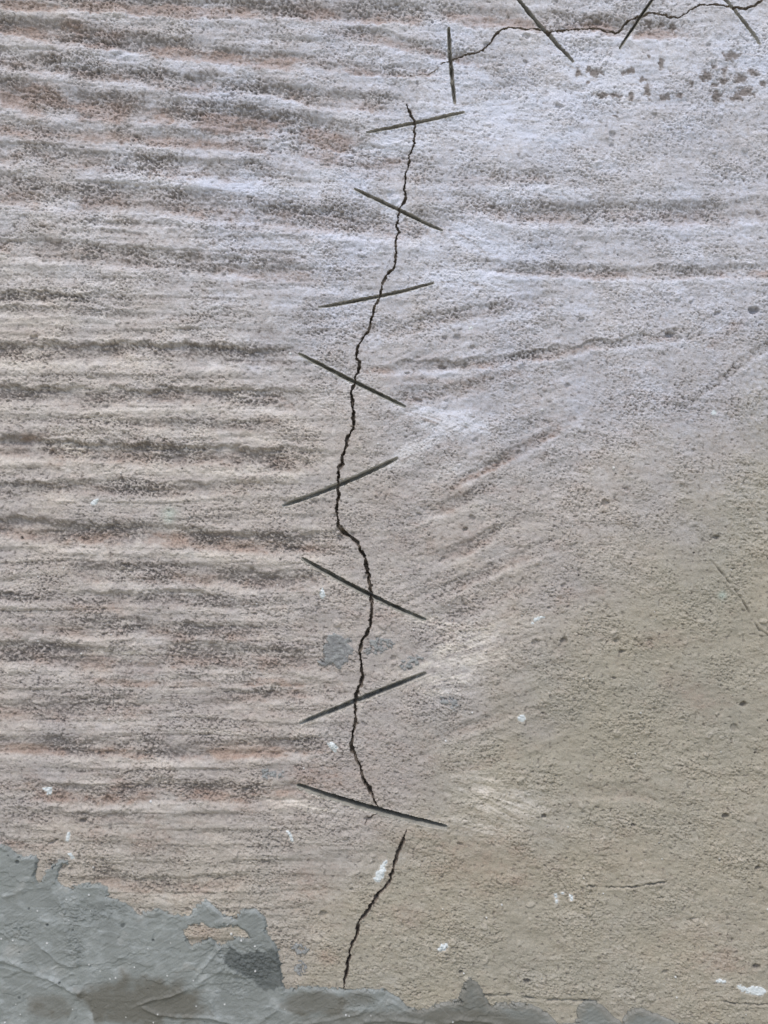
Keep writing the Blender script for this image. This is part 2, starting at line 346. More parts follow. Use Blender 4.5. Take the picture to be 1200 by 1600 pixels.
gr_rng = np.random.RandomState(21)
for k in range(22):                                                            # the combing goes on above the view
    v = -72 - 54 * k
    GR.append(([(-500, v - 40 + gr_rng.uniform(-8, 8)), (0, v + gr_rng.uniform(-6, 6)), (300, v + 14 + gr_rng.uniform(-6, 6)), (600 + gr_rng.uniform(-60, 200), v + 26)], gr_rng.uniform(22, 34), gr_rng.uniform(.6, 1), gr_rng.uniform(.2, .9), gr_rng.uniform(.1, .7)))
for gi, (pts, wd, dep, skew, rs) in enumerate(GR):
    soft_end = 0
    if pts[0][0] <= -300:
        pts = [(-1250 - gr_rng.uniform(0, 900), pts[0][1] - gr_rng.uniform(0, 25))] + list(pts); soft_end = 160
    us = np.array([p[0] for p in pts], f32); vs = np.array([p[1] for p in pts], f32)
    J, I = win(us[0] - 30, us[-1] + 60, vs.min() - 2.2 * wd - 12, vs.max() + 2.6 * wd + 12)
    x, y = X[J, I], Y[J, I]
    yc = np.interp(U[I], us, vs).astype(f32)[None, :]
    fade = (ss(us[0] - 25, us[0] + 45 + soft_end, x) * (1 - ss(us[-1] - 50, us[-1] + 50, x + 20 * n_sm[J, I]))).astype(f32)
    var = np.clip(.86 + .45 * perlin(x / 95, y / 60 + gi * 3.7, 20) + .32 * perlin(x / 26, y / 20 + gi, 23), .25, 1.4)
    rag = 7. * perlin(x / 34, y / 60, 21 + gi) + 5.0 * n_sm[J, I] + 4.5 * n_pit[J, I] + 3.2 * n_fine[J, I] + 3.5 * perlin(x / 13, y / 15, 31)
    soft = 3.5 * perlin(x / 60, y / 60, 41 + gi) + 3.0 * n_sm[J, I] + 1.2 * n_fine[J, I]
    tu = (y - yc + rag * (1.0 - .45 * skew)) / wd        # for the ragged upper edge
    tl = (y - yc + soft) / wd                             # for the smooth lower side
    upper = ss(-.62 - .35 * skew, -.42 + .25 * skew, tu)
    lower = 1 - ss(.10 + .12 * skew, 1.0 - .25 * skew, tl)
    g = upper * lower * fade * var
    A = 4.3 * dep * (wd / 26.0) ** .6
    H[J, I] -= A * g
    H[J, I] += 1.1 * dep * fade * var * np.exp(-((tl - .98 + .3 * skew) / .34) ** 2) * np.clip(1 + 1.3 * n_sm[J, I], .2, 2)         # smooth lip pushed up under it
    H[J, I] += 1.2 * dep * fade * (1 - skew) * np.exp(-((tu + .72) / .16) ** 2)               # crumbly edge over it
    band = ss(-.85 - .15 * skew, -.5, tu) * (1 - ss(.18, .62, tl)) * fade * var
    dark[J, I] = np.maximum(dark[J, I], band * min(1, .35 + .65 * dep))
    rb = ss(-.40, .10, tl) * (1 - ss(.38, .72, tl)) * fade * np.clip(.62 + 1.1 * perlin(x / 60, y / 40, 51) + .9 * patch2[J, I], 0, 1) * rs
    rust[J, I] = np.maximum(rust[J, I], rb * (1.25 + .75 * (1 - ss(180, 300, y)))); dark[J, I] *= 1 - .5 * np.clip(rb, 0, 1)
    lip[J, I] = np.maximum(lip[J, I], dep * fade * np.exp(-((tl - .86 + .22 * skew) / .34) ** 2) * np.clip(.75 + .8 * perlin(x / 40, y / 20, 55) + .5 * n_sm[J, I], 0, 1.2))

# fine relief: crumbly where bare, soft where dusted
rgh = np.clip(.72 + 1.1 * n_mid + 1.0 * perlin(X / 95, Y / 60, 18) + .6 * patch2, .12, 1.6)      # smooth and coarse areas
H += (n_fine * (.9 + 1.1 * dark) + n_pit * (.8 + 1.6 * dark) + n_grain * .5 - ss(.12, .5, pore) * 1.0 + (.3 - worm) * .8) * (1 - .45 * lip) * rgh

# worn dark blotches and rust patches with a shape of their own
# the finer teeth of the comb between the deep grooves
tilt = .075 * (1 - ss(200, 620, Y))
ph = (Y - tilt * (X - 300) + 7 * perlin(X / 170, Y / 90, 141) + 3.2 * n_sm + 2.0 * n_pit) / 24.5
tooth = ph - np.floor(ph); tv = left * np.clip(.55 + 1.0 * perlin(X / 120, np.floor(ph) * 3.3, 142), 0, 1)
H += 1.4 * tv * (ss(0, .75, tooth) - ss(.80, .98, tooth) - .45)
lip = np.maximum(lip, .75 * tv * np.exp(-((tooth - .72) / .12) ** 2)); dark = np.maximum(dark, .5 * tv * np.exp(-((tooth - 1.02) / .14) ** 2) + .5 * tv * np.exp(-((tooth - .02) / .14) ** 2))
for cx, cy, rx, ry, r, k in [(70,55,80,16,8,.5),(150,50,60,14,10,.7),(50,150,60,22,0,.8),(150,165,50,18,0,.5),(60,205,50,14,0,.4),(780,25,30,22,0,.5),(480,22,70,14,0,.4),(750,20,12,22,0,.8),
    (530,105,40,10,10,.5),(560,165,60,8,5,.5),(580,355,80,10,3,.6),(650,300,50,16,0,.3),(870,285,30,6,5,.5),(1050,345,24,7,5,.7),(1150,510,18,10,-30,.6),(1120,532,20,7,-25,.5),(1030,500,20,5,0,.35),
    (760,590,60,10,-10,.4),(640,590,40,8,5,.5),(830,690,50,9,-32,.6),(730,760,45,10,-30,.35),(620,640,50,22,0,.25),(640,780,60,30,0,.3),(660,840,60,26,0,.35),(600,970,40,16,-10,.4),(700,850,40,22,0,.3),
    (905,932,30,12,-10,.4),(1040,1000,36,14,0,.45),(1090,1090,40,22,10,.45),(1060,1060,30,12,0,.3),(500,1215,60,24,0,.5),(640,1190,60,30,0,.22),(760,1340,100,50,10,.4),(640,1430,40,16,0,.35),
    (600,1300,50,20,10,.25),(480,1380,40,24,0,.35),(510,1495,14,10,0,.4),(1130,1500,50,20,0,.45),(1100,1460,60,20,0,.25),(60,1230,60,10,0,.3),(200,1230,40,12,0,.4),(150,1300,14,26,10,.35),(240,1310,40,30,0,.25),
    (380,1250,50,18,0,.4),(60,985,80,9,0,.3),(150,950,60,7,2,.5),(370,1170,70,10,0,.4),(50,683,26,8,0,.6),(80,725,30,6,0,.4),(420,655,16,10,0,.4),(1020,20,20,10,0,.2),(930,30,50,20,0,.3),(860,40,60,12,0,.3),(700,990,60,14,-15,.2),(960,1330,50,40,0,.15)]:
    rust = np.maximum(rust, k * (.62 if cx > 560 else 1.) * np.clip(blob(cx, cy, rx, ry, r) * (1.05 + 1.6 * patch2 + .7 * n_mid), 0, 1))
spots = np.zeros_like(H)
for cx, cy, rx, ry in [(1143,87,13,8),(1034,98,5,7),(1114,106,5,4),(1102,120,10,7),(1131,110,6,5),(1158,122,11,7),(1176,114,8,6),(1130,126,8,5),(1120,150,9,9),(1115,133,5,3),(1012,140,5,12),(1003,124,4,5),(986,152,4,9),
    (920,108,4,5),(930,113,12,6),(918,129,4,3),(942,148,9,5),(964,150,8,6),(985,110,7,5),(975,114,5,4),(904,113,5,8),(1165,143,14,8),(1150,152,10,6),(1190,130,5,4),(1040,152,8,5),(1062,150,5,5),(1035,38,6,5),(1052,42,7,6),(1015,36,5,6),(960,180,4,2),(1014,88,3,3),(1080,130,5,4)]:
    J, I = win(cx - 3 * rx, cx + 3 * rx, cy - 3 * ry, cy + 3 * ry)
    d = np.hypot((X[J, I] - cx) / rx, (Y[J, I] - cy) / ry) + 1.0 * n_pit[J, I] + .5 * n_fine[J, I]
    spots[J, I] = np.maximum(spots[J, I], 1 - ss(.5, 1.4, d))
H -= .8 * spots

# white dust: everywhere thin, heavy where each saw threw it; top light painted in
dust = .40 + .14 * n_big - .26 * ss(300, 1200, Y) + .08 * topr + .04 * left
dust += .06 * blob(950, 420, 330, 200) + .10 * blob(1000, 60, 350, 100) + .06 * blob(450, 230, 260, 260)
dust -= .16 * sandy
for cx, cy, rx, ry, r, k in [(770,172,60,13,-6,.55),(740,200,80,22,8,.25),(745,372,48,14,25,.5),(715,432,54,12,-6,.5),(760,440,40,14,10,.25),(690,655,60,15,14,.55),(650,700,46,14,-30,.4),(735,660,50,22,20,.2),
    (720,1010,90,18,-22,.36),(760,1028,40,9,-20,.4),(700,1062,60,30,-10,.25),(690,975,50,14,10,.25),(780,1250,70,34,20,.32),(740,1290,70,12,10,.3),(915,105,60,18,20,.35),(960,140,60,22,0,.35),(625,225,34,12,0,.5),(590,235,60,14,0,.25),
    (350,290,90,16,4,.28),(440,298,90,10,0,.2),(270,275,60,10,4,.2),(1190,80,30,50,0,.3),(820,180,120,40,0,.2),(850,215,60,10,-4,.3),(620,320,14,20,0,.5),(700,740,40,10,-30,.2),(860,300,60,10,8,.2),(700,120,40,40,0,.25),(110,702,16,12,0,.45),(530,275,50,10,0,.2),(480,1262,60,10,14,.3),(180,1022,40,12,0,.2),(1000,90,90,30,0,.12)]:
    a_ = math.radians(r); J, I = win(cx - 3.2 * rx, cx + 3.2 * rx, cy - 2.2 * rx - 2 * ry, cy + 2.2 * rx + 2 * ry)
    ux = (X[J, I] - cx) * math.cos(a_) + (Y[J, I] - cy) * math.sin(a_); uy = -(X[J, I] - cx) * math.sin(a_) + (Y[J, I] - cy) * math.cos(a_)
    sp = uy / (1 + np.clip(ux, -rx, 2 * rx) / (2.2 * rx))                           # the streaks fan out from the end of the cut
    dust[J, I] += 1.55 * k * np.exp(-(ux / rx) ** 2 - (uy / ry) ** 2) * (.8 + .4 * n_sm[J, I] + 1.2 * perlin(ux / 38, sp / 3.6, 57) + 1.0 * perlin(ux / 50, sp / 8, 58))
# hollows keep their bare dark grain, swells hold the dust
mott = n_pit * .9 + n_fine * .6 + n_grain * .5
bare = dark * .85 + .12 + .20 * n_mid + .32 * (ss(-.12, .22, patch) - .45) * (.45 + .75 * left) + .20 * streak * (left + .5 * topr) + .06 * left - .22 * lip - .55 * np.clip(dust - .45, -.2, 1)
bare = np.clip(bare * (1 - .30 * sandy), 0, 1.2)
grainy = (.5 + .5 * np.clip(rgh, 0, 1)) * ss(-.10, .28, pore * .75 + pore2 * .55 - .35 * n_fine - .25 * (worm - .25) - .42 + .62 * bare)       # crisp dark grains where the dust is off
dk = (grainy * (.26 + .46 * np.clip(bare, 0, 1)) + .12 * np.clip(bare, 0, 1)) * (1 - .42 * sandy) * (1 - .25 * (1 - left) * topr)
dk = np.maximum(dk, .68 * spots)
fleckd = ss(.40, .62, pore2 * .8 - n_pit * .5 - n_fine * .3) * .6                 # scattered dark pores
dk = np.clip(np.maximum(dk, fleckd * .75), 0, .95)
H -= 1.0 * grainy * (.3 + bare) + 1.2 * fleckd
dust_light = dust * (1 - .60 * np.clip(bare, 0, 1)) + .26 * lip * (1 - .4 * sandy) + .42 * mott * (.30 + dust) * (1 - .3 * lip) + .25 * ss(.12, .5, -pore) * (.3 + dust) * rgh + .30 * ss(.0, .30, -patch + .12 * n_fine) * (.25 + .9 * dust + .35 * beach * (1 - sandy * .5))
dust_light = np.clip(dust_light, 0, .97) * (1 - .62 * dk) * (1 - .88 * spots)
rust = np.clip(rust * (1 + .6 * patch2), 0, 1) * .92 + .19 * ss(-.02, .32, patch2 + .25 * n_big) * (1 - topr * .75) * (1 - .5 * sandy) + .05 * left
rust = np.clip(np.maximum(rust, .18 * spots), 0, .85); dust_light = dust_light * (1 - .55 * rust)
dk *= (1 - .35 * rust)
white = np.zeros_like(H); green = .5 * blob(265, 805, 12, 12) * np.clip(.8 + n_sm, 0, 1) + .45 * blob(1129, 930, 6, 6)
rs2 = np.random.RandomState(3)
for k in range(420):                                                          # grains of lime and grit, dark pinholes
    cx = rs2.uniform(-200, 1400); cy = rs2.uniform(-100, 1650); r = rs2.uniform(.8, 1.5) * (1.7 if rs2.rand() < .07 else 1)
    J, I = win(cx - 4 * r, cx + 4 * r, cy - 4 * r, cy + 4 * r)
    d = np.hypot(X[J, I] - cx, (Y[J, I] - cy) * rs2.uniform(.8, 1.4)); g = 1 - ss(r * .6, r * 1.2, d)
    if rs2.rand() < .55: white[J, I] = np.maximum(white[J, I], g * .9); H[J, I] += g * r
    else: H[J, I] -= g * r * 2.0; dk[J, I] = np.maximum(dk[J, I], g * .8)
for cx, cy, r in [(1182,1511,5.5),(823,1533,5),(130,1283,5),(1184,1356,4.5),(881,1001,5.5),(1162,1100,5),(1178,485,7),(1046,523,6),(727,827,4),(990,1290,3.5),(1133,1274,5),(720,1520,4),(1120,840,4.5),(960,1060,3),(850,1275,4),(970,1018,4),(859,950,3)]:
    J, I = win(cx - 4 * r, cx + 4 * r, cy - 4 * r, cy + 4 * r)
    d = np.hypot((X[J, I] - cx) / 1.3, Y[J, I] - cy) + 1.5 * n_fine[J, I]; g = 1 - ss(r * .4, r * 1.1, d)
    H[J, I] -= g * r * 1.1; dk[J, I] = np.maximum(dk[J, I], g * .6)
for k in range(4200):                                                         # crumbs and pits of every size in the coarse mortar
    cx = rs2.uniform(-150, 1400); cy = rs2.uniform(-60, 1640)
    if cx < 520 and rs2.rand() < .55: continue
    r = 1.3 * (1 - rs2.rand()) ** -.42; r = min(r, 6.5); asp = rs2.uniform(.45, 1.); th = rs2.normal(0, .5); up = rs2.rand() < .55
    J, I = win(cx - 2.6 * r, cx + 2.6 * r, cy - 2.6 * r, cy + 2.6 * r); dx = X[J, I] - cx; dy = Y[J, I] - cy
    u_ = dx * math.cos(th) + dy * math.sin(th); v_ = (-dx * math.sin(th) + dy * math.cos(th)) / asp
    g = 1 - ss(.55, 1.25, np.hypot(u_, v_) / r + .35 * n_fine[J, I])
    if up: H[J, I] += g * r * .42; dust_light[J, I] += g * .10
    else: H[J, I] -= g * r * .55; dk[J, I] = np.maximum(dk[J, I], g * .25); dust_light[J, I] *= 1 - .3 * g
dust_light = np.clip(dust_light, 0, .97)
# broken crust with torn crescents in the coarse sandy mortar
H += (1 - left) * .9 * np.abs(fbm(X / 30, Y / 15, 3, 61)) * 2.0 * (.3 + .6 * sandy) * rgh
H += sandy * .5 * fbm(X / 9, Y / 5.5, 2, 66) * rgh

for pts, hw, dep in SCR:
    xs = [p[0] for p in pts]; ys = [p[1] for p in pts]
    J, I = win(min(xs) - 20, max(xs) + 20, min(ys) - 20, max(ys) + 20)
    x = X[J, I] + 3.0 * n_sm[J, I] + 2.2 * n_fine[J, I]; y = Y[J, I] + 3.4 * n_sm[J, I] + 2.4 * n_fine[J, I]
    d, at, L = seg_dist(x, y, pts); e = ss(0, 20, at) * (1 - ss(L - 20, L, at)) * np.clip(.75 + 1.3 * perlin(x / 16, y / 16, 59), .1, 1.2)
    g = (1 - ss(hw * .3, hw * 1.3, d)) * e
    H[J, I] -= g * dep * 2.2; H[J, I] += .9 * e * np.exp(-((d - hw * 2.4) / 2.2) ** 2)
    dk[J, I] = np.maximum(dk[J, I], g * .35)

# ------------------------------------------------------------------ face labels and the pieces cut from the wall
LAB = np.zeros((NV, NU), np.int16)          # per vertex: 0 wall, else piece
PIECES = {}
def new_piece(name, mat, label): k = len(PIECES) + 1; PIECES[k] = (name, mat, label); return k

# grey coat and smears: laid on top of the mortar with a real torn edge
coat_dust = np.zeros_like(H); damp = np.zeros_like(H)
J, I = win(-2700, 3300, 1280, 1800)
x = X[J, I] + 5.0 * n_sm[J, I] + 3.0 * n_fine[J, I] + 3.5 * n_pit[J, I]; y = Y[J, I] + 5.5 * n_sm[J, I] + 3.0 * n_fine[J, I] + 4.5 * n_pit[J, I]
d = sdf(x, y, COAT[0])
for h in HOLES: d = np.maximum(d, -sdf(x, y, h))
cov = ss(0, -3.0, d)
hs = H[J, I]; xx, yy = X[J, I], Y[J, I]
smooth = .45 * (3.2 * n_big[J, I] + 2.2 * n_mid[J, I])
hc = smooth + 2.4 + 1.2 * fbm(xx / 70, yy / 45, 3, 70) + .5 * fbm(xx / 20, yy / 9, 2, 74) + .25 * n_sm[J, I] + .22 * n_fine[J, I]
hc += 1.1 * np.exp(-((d + 5) / 4.0) ** 2) * np.clip(.5 + 1.5 * perlin(xx / 25, yy / 25, 77), 0, 1)        # rolled rim
rough_zone = np.clip(blob(118,1425,30,22)[J, I] + blob(170,1420,40,14)[J, I] + blob(30,1455,26,16)[J, I] + blob(118,1480,14,26)[J, I] + 1.2 * blob(395,1505,42,30)[J, I] + .8 * blob(345,1480,16,20)[J, I] + .5 * blob(350,1550,30,20)[J, I]
    + .5 * blob(560,1570,40,20)[J, I], 0, 1)
hc += rough_zone * (1.8 * n_fine[J, I] + 2.6 * n_pit[J, I] + 1.4 * pore[J, I])
hc += .8 * np.clip(perlin(xx / 46 + .8 * n_mid[J, I], yy / 10, 131) - .1, 0, 1) * np.clip(.5 + 1.5 * perlin(xx / 110, yy / 70, 132), 0, 1)
lay = fbm(xx / 150 + .4 * n_mid[J, I], yy / 80, 3, 121, .5); hc += .9 * ss(.10, .13, lay) - .8 * ss(-.16, -.19, lay)
scr = fbm((xx * .5 + yy * .87) / 3.0, (xx * .87 - yy * .5) / 40, 2, 80)
hc += scr * .45 + .5 * fbm(xx / 8, yy / 7, 2, 85) * np.clip(.5 + perlin(xx / 50, yy / 40, 86) * 1.6, 0, 1.4)
for pts, hw, dep in TR:
    dd, at, L = seg_dist(xx + 2.2 * n_sm[J, I], yy + 2.2 * n_sm[J, I], pts)
    e = ss(0, 14, at + 6) * (1 - ss(L - 14, L + 2, at)); hc += 1.45 * dep * e * (np.exp(-(dd / hw) ** 2) + .35 * np.exp(-((dd) / (3.5 * hw)) ** 2)) * (.8 + .7 * n_sm[J, I])
rs3 = np.random.RandomState(11)
cwh = np.zeros_like(hs); cdk = .8 * ss(2.5, -2.5, sdf(xx + 9 * n_sm[J, I] + 6 * n_pit[J, I] + 5 * n_mid[J, I], yy + 8 * n_sm[J, I] + 7 * n_pit[J, I], [(350,1487),(362,1480),(385,1490),(400,1482),(415,1490),(427,1478),(440,1500),(448,1540),(425,1547),(405,1541),(395,1530),(375,1518),(356,1508)])) + .30 * rough_zone * np.clip(.6 + n_pit[J, I] * 1.6, 0, 1)
for k in range(150):
    cx = rs3.uniform(-150, 760); cy = rs3.uniform(1330, 1640); r = rs3.uniform(.8, 1.7)
    g = 1 - ss(r * .6, r * 1.25, np.hypot(xx - cx, yy - cy))
    if rs3.rand() < .62: cwh = np.maximum(cwh, g * .8); hc += g * r * .8
    else: cdk = np.maximum(cdk, g * .8); hc -= g * r * 1.8
for cx, cy, r in [(28,1346,3.4),(46,1419,2.2),(75,1444,2.4),(192,1445,4.0),(240,1468,2.5),(31,1558,2.5),(195,1548,3.5)]:
    g = 1 - ss(r * .5, r * 1.2, np.hypot(xx - cx, yy - cy)); cdk = np.maximum(cdk, g * .9); hc -= g * r
dz = np.clip(ss(.30, .70, blob(230,1568,120,42)[J, I] + .55 * n_mid[J, I] + .25 * n_big[J, I] + .12 * n_sm[J, I]) - ss(.35, .6, blob(380,1550,66,42)[J, I] + .1 * n_sm[J, I]) - ss(.4, .6, blob(128,1594,22,26)[J, I] + .1 * n_sm[J, I])
    + .7 * ss(.3, .8, blob(85,1570,50,26)[J, I] + .5 * n_mid[J, I]) + .85 * ss(.3, .7, blob(490,1566,52,22)[J, I] + .4 * n_mid[J, I] + .1 * n_sm[J, I]) + .6 * ss(.3, .7, blob(562,1560,30,16)[J, I] + .3 * n_mid[J, I] + .1 * n_sm[J, I])
    + .35 * ss(.3, .6, blob(735,1560,26,40)[J, I]) + .7 * ss(.25, .6, blob(640,1600,210,26)[J, I] + .25 * n_mid[J, I]) + .35 * ss(620, 700, xx), 0, 1)
step = cov * 1.0
H[J, I] = hs * (1 - step) + np.maximum(hc, hs * .35 + 1.5) * step
K_COAT = new_piece('cement_coat', M_COAT, 'smooth grey cement coat over the foot of the wall')
on = d < 0
LAB[J, I] = np.where(on, K_COAT, LAB[J, I])
thin = .25 * np.clip(.5 + n_mid[J, I], 0, 1) + .5 * ss(-22, -2, d) * np.clip(.35 + n_sm[J, I], 0, 1)
def put(dst, J, I, m, val): dst[J, I] = np.where(m, val, dst[J, I])
put(dust_light, J, I, on, .75 * ss(-.1, .6, n_mid[J, I] + .35 * n_sm[J, I] + .6 * fbm(xx / 60, yy / 30, 3, 83)) + .25 * ss(.2, .6, scr))
put(rust, J, I, on, .12 * ss(.1, .6, n_mid[J, I]) + .5 * ss(600, 700, xx) * ss(-14, -2, d) * .4); put(dk, J, I, on, np.clip(cdk, 0, 1))
put(sandy, J, I, on, dz); put(white, J, I, on, cwh); put(green, J, I, on, 0)
# bare holes in the coat show sandy orange mortar
for h in HOLES:
    J2, I2 = win(270, 410, 1425, 1490); m = (LAB[J2, I2] == 0)
    bl = np.exp(-(((X[J2, I2] - 318) / 30) ** 2 + ((Y[J2, I2] - 1458) / 18) ** 2)); rust[J2, I2] = np.where(m, np.maximum(rust[J2, I2], .5 * bl), rust[J2, I2])
    sandy[J2, I2] = np.where(m, .9, sandy[J2, I2])

for poly, k, lab in SMEARS:
    xs = [p[0] for p in poly]; ys = [p[1] for p in poly]
    J, I = win(min(xs) - 14, max(xs) + 14, min(ys) - 14, max(ys) + 14)
    x = X[J, I] + 5.0 * n_sm[J, I] + 7.5 * n_pit[J, I]; y = Y[J, I] + 4.5 * n_sm[J, I] + 7.5 * n_pit[J, I]
    d = sdf(x, y, poly); cov = ss(0.5, -2, d)
    if k < .95: cov = cov * ss(-.10, .08, n_pit[J, I] * 1.2 + .6 * n_fine[J, I] + .5 * (k - .8))
    sm = 3.2 * n_big[J, I] + 2.0 * n_mid[J, I] + .8 * n_fine[J, I] + .7 * n_pit[J, I]
    H[J, I] = H[J, I] * (1 - cov * .7) + (sm + 1.6) * cov * .7
    K = new_piece('cement_smear', M_SMEAR, lab); on = cov > .5
    LAB[J, I] = np.where(on, K, LAB[J, I])
    put(dust_light, J, I, on, .75 * ss(-.1, .4, n_pit[J, I] + n_fine[J, I] * .6) * (1.15 - .35 * k) + .2 * (1 - k)); put(rust, J, I, on, .1); put(dk, J, I, on, .35 * ss(.0, .5, -n_pit[J, I])); put(sandy, J, I, on, 0); put(white, J, I, on, 0)
for poly, lab in FLECKS:
    xs = [p[0] for p in poly]; ys = [p[1] for p in poly]; big = max(xs) - min(xs) > 16 or 'largest' in lab
    J, I = win(min(xs) - 6, max(xs) + 6, min(ys) - 6, max(ys) + 6)
    q = 1.6 if big else .5
    x = X[J, I] + q * 1.4 * n_pit[J, I] + q * n_fine[J, I]; y = Y[J, I] + q * 1.4 * n_pit[J, I] + q * n_fine[J, I]
    d = sdf(x, y, poly)
    if big: d = d + 3.2 * np.clip(n_fine[J, I] + .5 * n_grain[J, I] + .1, 0, 1) * 1.6
    cov = ss(.4, -.8, d); H[J, I] += 1.0 * cov
    K = new_piece('paint_fleck', M_PAINT, lab); LAB[J, I] = np.where(d < .2, K, LAB[J, I])
    dust_light[J, I] = np.where(d < 5, np.maximum(dust_light[J, I], .5 * ss(5, 0, d)), dust_light[J, I])

# saw cuts: arcs of a cutting disc, deepest in the middle, running out at both ends
depth_cut = np.zeros_like(H)
for (p0, pm, p1, hw, dep, lab) in CUTS:
    n = 24; c = (2 * pm[0] - .5 * (p0[0] + p1[0]), 2 * pm[1] - .5 * (p0[1] + p1[1]))
    pts = [((1 - t) ** 2 * p0[0] + 2 * t * (1 - t) * c[0] + t * t * p1[0], (1 - t) ** 2 * p0[1] + 2 * t * (1 - t) * c[1] + t * t * p1[1]) for t in [i / n for i in range(n + 1)]]
    xs = [p[0] for p in pts]; ys = [p[1] for p in pts]
    J, I = win(min(xs) - 16, max(xs) + 16, min(ys) - 16, max(ys) + 16)
    x = X[J, I]; y = Y[J, I]; d, at, L = seg_dist(x, y, pts)
    t = at / L; arc = np.sqrt(np.clip(1 - (2 * t - 1) ** 2, 0, 1))
    hw = hw * (.86 if p0[1] < 500 else 1.)
    wloc = hw * (.10 + .92 * arc ** .38) + (.8 * n_fine[J, I] + 1.1 * n_pit[J, I] + .5 * n_sm[J, I]) * (.4 + .6 * arc)
    prof = (1 - ss(wloc - .7, wloc + .5, d)) * ss(0, .08, arc)
    floor = dep * arc ** .8 * (.85 + .35 * perlin(x / 14, y / 14, 90) + .12 * n_fine[J, I])
    dirx, diry = p1[0] - p0[0], p1[1] - p0[1]; nl = math.hypot(dirx, diry)
    lx = np.interp(at, np.linspace(0, L, n + 1), xs); ly = np.interp(at, np.linspace(0, L, n + 1), ys)
    sd = ((x - lx) * (-diry) + (y - ly) * dirx) / nl * (1 if dirx > 0 else -1)                       # signed: + below the cut
    if diry * dirx < 0 and p0[1] > 700: sd = -sd                                                                   # the disc leaned: one flank slopes
    flank = 1 - ss(-.05, .80, sd / np.maximum(wloc, .5)); floor = floor * (.14 + 1.15 * flank)
    rim = np.exp(-((d - wloc - 1.6) / 1.9) ** 2) * ss(.0, .3, arc) * (np.sign(y - ly) * .5 + .45) * np.clip(.7 + n_sm[J, I], 0, 1.3)
    H[J, I] += .9 * rim; dust_light[J, I] = np.clip(dust_light[J, I] + .34 * rim, 0, 1)  # bright line under the cut: a highlight painted in as pale colour
    chip = np.exp(-((d - hw - 1.5) / 2.5) ** 2) * arc
    H[J, I] -= chip * np.clip(n_sm[J, I] + n_pit[J, I] + .6 * pore[J, I] - .05, 0, 1) * 3.0                         # chipped arris
    depth_cut[J, I] = np.maximum(depth_cut[J, I], prof * floor)
    K = new_piece('saw_cut', M_CUT_DARK if (p1[1] > p0[1] and p0[1] > 500) or p0[0] > 1000 and p0[0] < 1100 else M_CUT, lab); LAB[J, I] = np.where(prof > .12, K, LAB[J, I])
    dz = np.exp(-(d / (hw * 2.4)) ** 2) * ss(0, .2, arc)                                          # dust rubbed off / settled along the rim
    dust_light[J, I] = np.where(LAB[J, I] == 0, np.clip(dust_light[J, I] + .22 * dz, 0, 1), dust_light[J, I]); dk[J, I] *= (1 - .7 * dz)
# cracks
def fract(pts, rs, amp):
    out = [pts[0]]
    for a, b in zip(pts[:-1], pts[1:]):
        L = math.hypot(b[0] - a[0], b[1] - a[1]); m = max(1, int(L / 4.5)); nx, ny = -(b[1] - a[1]) / (L + 1e-6), (b[0] - a[0]) / (L + 1e-6)
        for i in range(1, m + 1):
            o = rs.uniform(-amp, amp) if i < m else rs.uniform(-amp * .4, amp * .4); t = i / m
            out.append((a[0] + (b[0] - a[0]) * t + nx * o, a[1] + (b[1] - a[1]) * t + ny * o))
    return out
for ci, (pts, hw, dep, lab) in enumerate(CRACKS):
    rs = np.random.RandomState(100 + ci); fp = fract(pts, rs, 1.5); K = new_piece('crack', M_CRACK, lab); L0 = 0.
    tot = sum(math.hypot(b[0] - a[0], b[1] - a[1]) for a, b in zip(fp[:-1], fp[1:]))
    for s in range(0, len(fp) - 1, 12):
        ch = fp[s:s + 13]; xs = [p[0] for p in ch]; ys = [p[1] for p in ch]
        J, I = win(min(xs) - 12, max(xs) + 12, min(ys) - 12, max(ys) + 12)
        x = X[J, I] + 1.2 * n_fine[J, I] + .9 * n_grain[J, I]; y = Y[J, I] + 1.4 * n_pit[J, I]; kv = .62 + .38 * ss(330, 620, y)
        d, at, L = seg_dist(x, y, ch); at = at + L0; L0 += L
        wl = hw * kv * np.clip(.80 + .85 * perlin(x / 17, y / 17, 95) + .5 * perlin(x / 6, y / 6, 96), .42, 1.9) * (.25 + .75 * ss(0, 16, at)) * (.25 + .75 * ss(0, 16, tot - at))
        pr = 1 - ss(wl * .45, wl * 1.15, d)
        depth_cut[J, I] = np.maximum(depth_cut[J, I], pr * dep * .9 * (.55 + .45 * ss(330, 700, y)) * np.clip(.85 + .8 * perlin(x / 11, y / 11, 98), .35, 1.2))
        H[J, I] += .9 * np.exp(-((d - wl - 1.8) / 1.6) ** 2) * np.clip(perlin(x / 8, y / 8, 99) * 2, 0, 1)
        LAB[J, I] = np.where((pr > .15) , K, LAB[J, I])
        hal = np.exp(-((d) / (hw * 2.2)) ** 2)
        free = LAB[J, I] == 0
        rust[J, I] = np.where(free, np.clip(rust[J, I] + .16 * hal * np.clip(.3 + perlin(x / 25, y / 25, 97) * 1.6, 0, 1), 0, 1), rust[J, I])
        H[J, I] -= 1.2 * np.clip(n_sm[J, I] + n_fine[J, I] * .6, 0, 1) * np.exp(-((d - hw) / 3.5) ** 2)
H -= depth_cut

# ------------------------------------------------------------------ meshes
root = bpy.data.objects.new('plastered_masonry', None); COL.objects.link(root)
root['label'] = 'rough combed mortar wall with a stitched crack and a grey cement coat at its foot'; root['category'] = 'wall'
root.empty_display_size = .1

